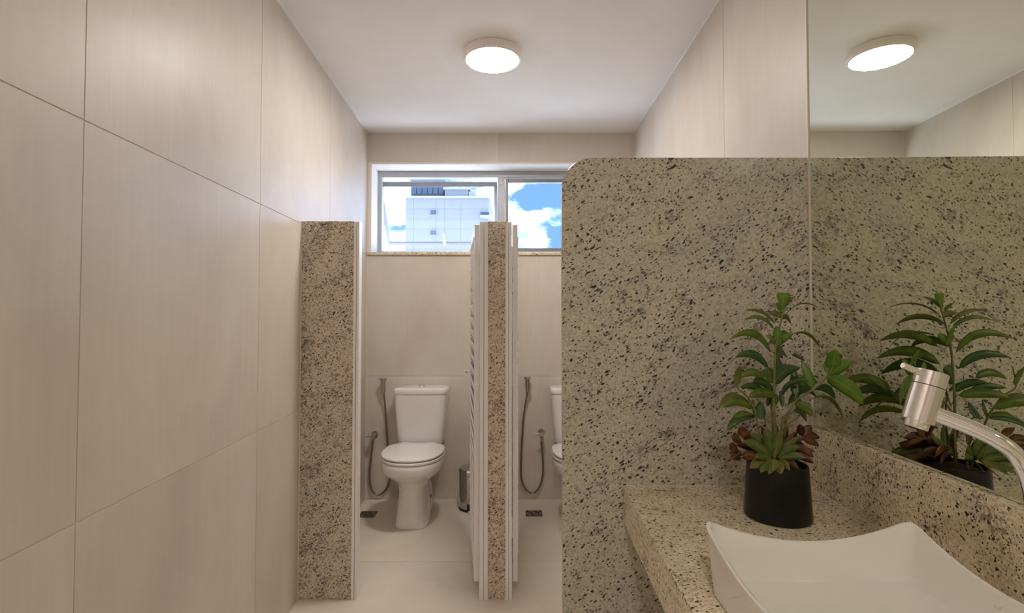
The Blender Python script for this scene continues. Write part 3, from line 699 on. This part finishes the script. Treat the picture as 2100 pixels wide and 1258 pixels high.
# ------------------------------------------------------------------ potted plant
PYc = 1.215
pc = P(1594, 1000, PYc)
pl = empty('potted_plant', (pc.x, PYc, ZK + .0005), label='leafy green artificial plant with a brown rosette in a glossy black pot', cat='plant')
def ppart(name, bm, m, **kw): q = link(name, bm, m, pl, **kw); q.matrix_parent_inverse = Matrix.Translation(-pl.location); return q
bm = NB(); lathe(bm, [(.068, 0), (.0715, .002), (.0720, .005), (.0650, .119), (.0640, .122), (.060, .122), (.059, .108), (.001, .108)], 64); link('pot', bm, M_POT, pl, smooth=2)
bm = NB(); lathe(bm, [(.059, .108), (.045, .115), (.02, .119), (.001, .120)], 32); link('soil', bm, M_SOIL, pl, smooth=True)
def C(cx, cy, dy=0.0): return P(1440 + cx/2.517, 580 + cy/2.517, PYc + dy)
def leaf(b, t, w, arch, m, roll=0.0, dyb=0.0, dyt=0.0, name='leaf', fold=.25, shape=.42, nseg=9, curl=0.0, fan=False, pt=.62):
    """b, t = base and tip points; arch = rise of the midrib above the chord as a share of its length"""
    B_, T_ = C(*b, dyb), C(*t, dyt); ch = T_ - B_; ln = ch.length; d = ch.normalized()
    view = ((B_ + T_)/2 - EYE).normalized()
    side = d.cross(view).normalized()                       # in the picture plane
    upv = Vector((0, 0, 1)); upv = (upv - d*upv.dot(d)).normalized()
    side = Matrix.Rotation(roll, 3, d) @ side; nor = side.cross(d).normalized()
    W_ = w*(1.0 if name == 'leaf' else 1.3)*(1.35 if dyt > .065 else 1)/2.517*PYc/F
    bm = NB(); uvl = bm.loops.layers.uv.new(); rows = []
    for i in range(nseg + 1):
        s = i/nseg
        prof = (s**shape)*((1 - s)**pt)*(1.55 if pt < .7 else 1.9) if 0 < s < 1 else .02
        prof = min(prof, 1.0)
        if fan: prof = min(1, 1.25*s**.9) if s < .93 else .72
        c = B_ + ch*s + upv*(arch*ln*4*s*(1 - s)) - nor*(curl*ln*s*s)
        row = []
        for k in (-1, -.55, 0, .55, 1):
            row.append(bm.verts.new(c + side*(k*W_/2*prof) + nor*(abs(k)*fold*W_/2*prof)))
        rows.append(row)
    for i in range(nseg):
        for k in range(4):
            f = bm.faces.new((rows[i][k], rows[i][k+1], rows[i+1][k+1], rows[i+1][k]))
            for lp, (uu, vv) in zip(f.loops, ((k/4, i/nseg), ((k+1)/4, i/nseg), ((k+1)/4, (i+1)/nseg), (k/4, (i+1)/nseg))): lp[uvl].uv = (uu, vv)
    me = bpy.data.meshes.new(name); bm.to_mesh(me); bm.free()
    for p_ in me.polygons: p_.use_smooth = True
    me.materials.append(m); q = bpy.data.objects.new(name, me); COL.objects.link(q); q.parent = pl
    q.matrix_parent_inverse = Matrix.Translation(-pl.location)
    sm = q.modifiers.new('sol', 'SOLIDIFY'); sm.thickness = .0006; sm.offset = 0
    return q
def stem(pts, r0, r1): 
    bm = NB(); tube(bm, smoothpath([C(x, y, dy) for x, y, dy in pts], 8), r0, 8, r1); ppart('stem', bm, M_STEM, smooth=True)
stem([(380, 960, 0), (375, 730, 0), (370, 600, 0), (374, 450, .0), (380, 330, 0), (403, 215, 0), (424, 130, 0)], .0034, .0016)
stem([(330, 960, -.01), (286, 740, -.02), (268, 650, -.03), (225, 580, -.035), (180, 535, -.04), (192, 435, -.04)], .0028, .0013)
stem([(400, 960, -.01), (410, 745, -.01), (445, 670, -.02), (490, 605, -.02), (590, 540, -.03), (650, 480, -.035), (690, 400, -.04)], .0030, .0014)
stem([(420, 800, -.005), (435, 740, -.02), (500, 692, -.04)], .0018, .0012)
stem([(350, 560, .02), (360, 700, .02), (372, 900, .01)], .0022, .0018)
stem([(480, 600, -.02), (492, 540, -.01), (500, 470, 0.0)], .0018, .0011)
stem([(300, 690, -.01), (370, 735, -.01)], .0016, .0014)
stem([(380, 900, .02), (440, 700, .05), (500, 560, .07)], .0026, .0014)
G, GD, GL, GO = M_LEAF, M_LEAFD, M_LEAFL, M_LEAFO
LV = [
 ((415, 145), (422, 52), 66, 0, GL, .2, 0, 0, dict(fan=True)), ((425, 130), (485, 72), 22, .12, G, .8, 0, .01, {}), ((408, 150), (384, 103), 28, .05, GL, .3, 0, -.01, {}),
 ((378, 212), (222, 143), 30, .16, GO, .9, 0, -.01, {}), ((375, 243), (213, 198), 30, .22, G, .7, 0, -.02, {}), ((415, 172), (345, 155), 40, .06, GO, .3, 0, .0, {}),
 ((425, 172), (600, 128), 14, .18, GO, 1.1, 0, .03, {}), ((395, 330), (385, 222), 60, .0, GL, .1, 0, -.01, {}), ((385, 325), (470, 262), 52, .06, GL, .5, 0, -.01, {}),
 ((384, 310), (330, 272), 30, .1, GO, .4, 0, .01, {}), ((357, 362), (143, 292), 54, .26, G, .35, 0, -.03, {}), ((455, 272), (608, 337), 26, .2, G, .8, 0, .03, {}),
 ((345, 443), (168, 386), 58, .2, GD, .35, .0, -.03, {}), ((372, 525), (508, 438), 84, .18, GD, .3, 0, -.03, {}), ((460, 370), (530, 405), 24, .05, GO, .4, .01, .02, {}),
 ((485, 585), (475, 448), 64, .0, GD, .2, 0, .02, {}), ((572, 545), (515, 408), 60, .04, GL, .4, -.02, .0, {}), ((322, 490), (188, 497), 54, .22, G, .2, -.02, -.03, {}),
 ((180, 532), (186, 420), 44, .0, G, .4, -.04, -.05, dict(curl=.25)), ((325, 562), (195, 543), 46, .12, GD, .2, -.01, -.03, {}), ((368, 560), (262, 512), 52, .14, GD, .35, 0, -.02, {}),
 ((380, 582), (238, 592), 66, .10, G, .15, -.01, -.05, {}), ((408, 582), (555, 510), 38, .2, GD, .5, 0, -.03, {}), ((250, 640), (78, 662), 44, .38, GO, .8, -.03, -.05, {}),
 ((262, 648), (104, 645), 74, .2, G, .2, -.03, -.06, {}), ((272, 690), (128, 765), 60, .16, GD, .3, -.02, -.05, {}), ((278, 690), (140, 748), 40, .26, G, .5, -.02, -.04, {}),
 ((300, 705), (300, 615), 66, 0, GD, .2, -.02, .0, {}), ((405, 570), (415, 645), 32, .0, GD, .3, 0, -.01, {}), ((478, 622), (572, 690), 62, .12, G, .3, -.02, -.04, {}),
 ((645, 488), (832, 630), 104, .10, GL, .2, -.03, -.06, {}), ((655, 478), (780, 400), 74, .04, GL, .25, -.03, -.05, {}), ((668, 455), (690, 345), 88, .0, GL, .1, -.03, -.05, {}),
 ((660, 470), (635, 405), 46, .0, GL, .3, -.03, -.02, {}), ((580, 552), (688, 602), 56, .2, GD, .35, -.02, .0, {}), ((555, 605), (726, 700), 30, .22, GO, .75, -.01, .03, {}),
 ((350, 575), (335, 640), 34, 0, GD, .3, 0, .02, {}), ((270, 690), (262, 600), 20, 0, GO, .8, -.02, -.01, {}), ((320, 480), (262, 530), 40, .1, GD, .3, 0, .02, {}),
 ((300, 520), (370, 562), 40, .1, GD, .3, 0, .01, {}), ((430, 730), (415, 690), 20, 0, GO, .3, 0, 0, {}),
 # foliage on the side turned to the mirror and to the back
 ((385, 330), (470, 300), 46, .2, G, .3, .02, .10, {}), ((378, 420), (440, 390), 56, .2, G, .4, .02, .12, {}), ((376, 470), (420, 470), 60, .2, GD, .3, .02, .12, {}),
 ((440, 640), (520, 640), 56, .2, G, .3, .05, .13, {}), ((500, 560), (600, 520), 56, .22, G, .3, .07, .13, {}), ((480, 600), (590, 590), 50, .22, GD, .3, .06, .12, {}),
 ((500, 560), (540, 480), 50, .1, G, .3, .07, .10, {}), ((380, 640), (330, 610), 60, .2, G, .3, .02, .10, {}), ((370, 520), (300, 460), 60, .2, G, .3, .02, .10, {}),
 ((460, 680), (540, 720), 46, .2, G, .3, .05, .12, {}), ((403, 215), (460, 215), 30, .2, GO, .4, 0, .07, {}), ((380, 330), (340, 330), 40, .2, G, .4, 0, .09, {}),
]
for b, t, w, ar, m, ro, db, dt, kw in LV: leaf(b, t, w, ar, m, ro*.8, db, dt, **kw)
RS = [((366, 915), (300, 985), 60, .10, M_ROS, .2, -.04, -.074), ((378, 915), (410, 992), 60, .08, M_ROSY, .2, -.04, -.076), ((400, 920), (500, 960), 56, .1, M_BROWN, .2, -.03, -.06), ((372, 910), (345, 995), 54, .08, M_ROS, .2, -.04, -.076),
 # rosette and withered bracts, front ones nearer the camera
 ((372, 912), (325, 742), 74, 0, M_ROS, .1, -.03, -.04), ((378, 905), (398, 765), 66, 0, M_ROS, .1, -.035, -.05), ((365, 905), (240, 772), 62, .04, M_ROS, .3, -.02, -.03),
 ((370, 915), (200, 820), 72, .10, M_ROS, .35, -.03, -.055), ((368, 920), (262, 905), 50, .1, M_ROS, .3, -.035, -.07), ((388, 910), (505, 845), 62, .08, M_ROS, .3, -.035, -.06),
 ((392, 915), (540, 905), 56, .10, M_ROS, .25, -.035, -.065), ((372, 905), (365, 975), 66, .06, M_ROSY, .1, -.04, -.072), ((362, 915), (240, 962), 64, .08, M_ROSY, .2, -.035, -.07),
 ((392, 915), (455, 972), 44, .08, M_ROSY, .3, -.035, -.07), ((388, 900), (500, 790), 50, 0, M_ROS, .4, -.01, .0), ((378, 900), (300, 735), 50, 0, M_MAROON, .3, .01, .02),
 ((380, 905), (380, 725), 60, 0, M_ROS, .2, .01, .02), ((385, 905), (440, 740), 60, 0, M_BROWN, .3, .015, .03), ((390, 910), (480, 770), 56, 0, M_BROWN, .4, .0, .02),
 ((372, 912), (385, 840), 26, 0, M_ROSY, .1, -.045, -.055),
 ((225, 800), (195, 742), 60, 0, M_BROWN, .2, -.03, -.04), ((205, 825), (148, 800), 56, .1, M_BROWN, .3, -.03, -.05), ((190, 870), (135, 850), 60, .1, M_BROWN, .3, -.03, -.05), ((200, 870), (150, 915), 62, 0, M_BROWN, .2, -.03, -.04),
 ((320, 900), (190, 905), 66, .08, M_BROWN, .3, -.03, -.05), ((320, 905), (225, 945), 40, .05, M_MAROON, .3, -.03, -.05), ((330, 880), (165, 840), 46, .05, M_MAROON, .3, -.01, -.03), ((300, 860), (200, 780), 44, 0, M_MAROON, .3, .0, .0), ((280, 840), (230, 760), 40, 0, M_BROWN, .3, .01, .02),
 ((450, 850), (575, 900), 60, .1, M_BROWN, .3, -.02, -.03), ((460, 880), (578, 932), 50, .05, M_MAROON, .3, -.02, -.04), ((470, 870), (575, 870), 44, .06, M_BROWN, .3, -.01, -.01),
 ((520, 795), (500, 728), 46, 0, M_MAROON, .2, .0, -.01), ((520, 795), (560, 735), 60, 0, M_BROWN, .2, .0, .0), ((520, 795), (605, 800), 56, .05, M_BROWN, .2, .0, .01), ((520, 800), (600, 840), 48, 0, M_BROWN, .2, .0, .01), ((430, 850), (520, 800), 40, 0, M_MAROON, .3, .0, .0),
 ((410, 880), (490, 770), 44, 0, M_MAROON, .3, .02, .03), ((440, 840), (540, 860), 50, .1, M_MAROON, .3, .02, .04),
 ((400, 900), (470, 830), 80, .1, M_BROWN, .3, .02, .07), ((380, 900), (380, 830), 80, .1, M_BROWN, .3, .02, .09), ((350, 900), (290, 830), 80, .1, M_MAROON, .3, .02, .08),
 ((420, 900), (500, 890), 70, .1, M_ROS, .3, .02, .08), ((420, 910), (490, 940), 60, .1, M_BROWN, .3, .02, .07), ((400, 900), (440, 900), 70, .1, M_ROS, .3, .03, .10), ((360, 900), (300, 900), 60, .1, M_BROWN, .3, .03, .10),
]
for b, t, w, ar, m, ro, db, dt in RS: leaf(b, t, w, ar, m, ro, db, dt, name='rosette_leaf', fold=.35, shape=.75, nseg=8, curl=.05, pt=.85)
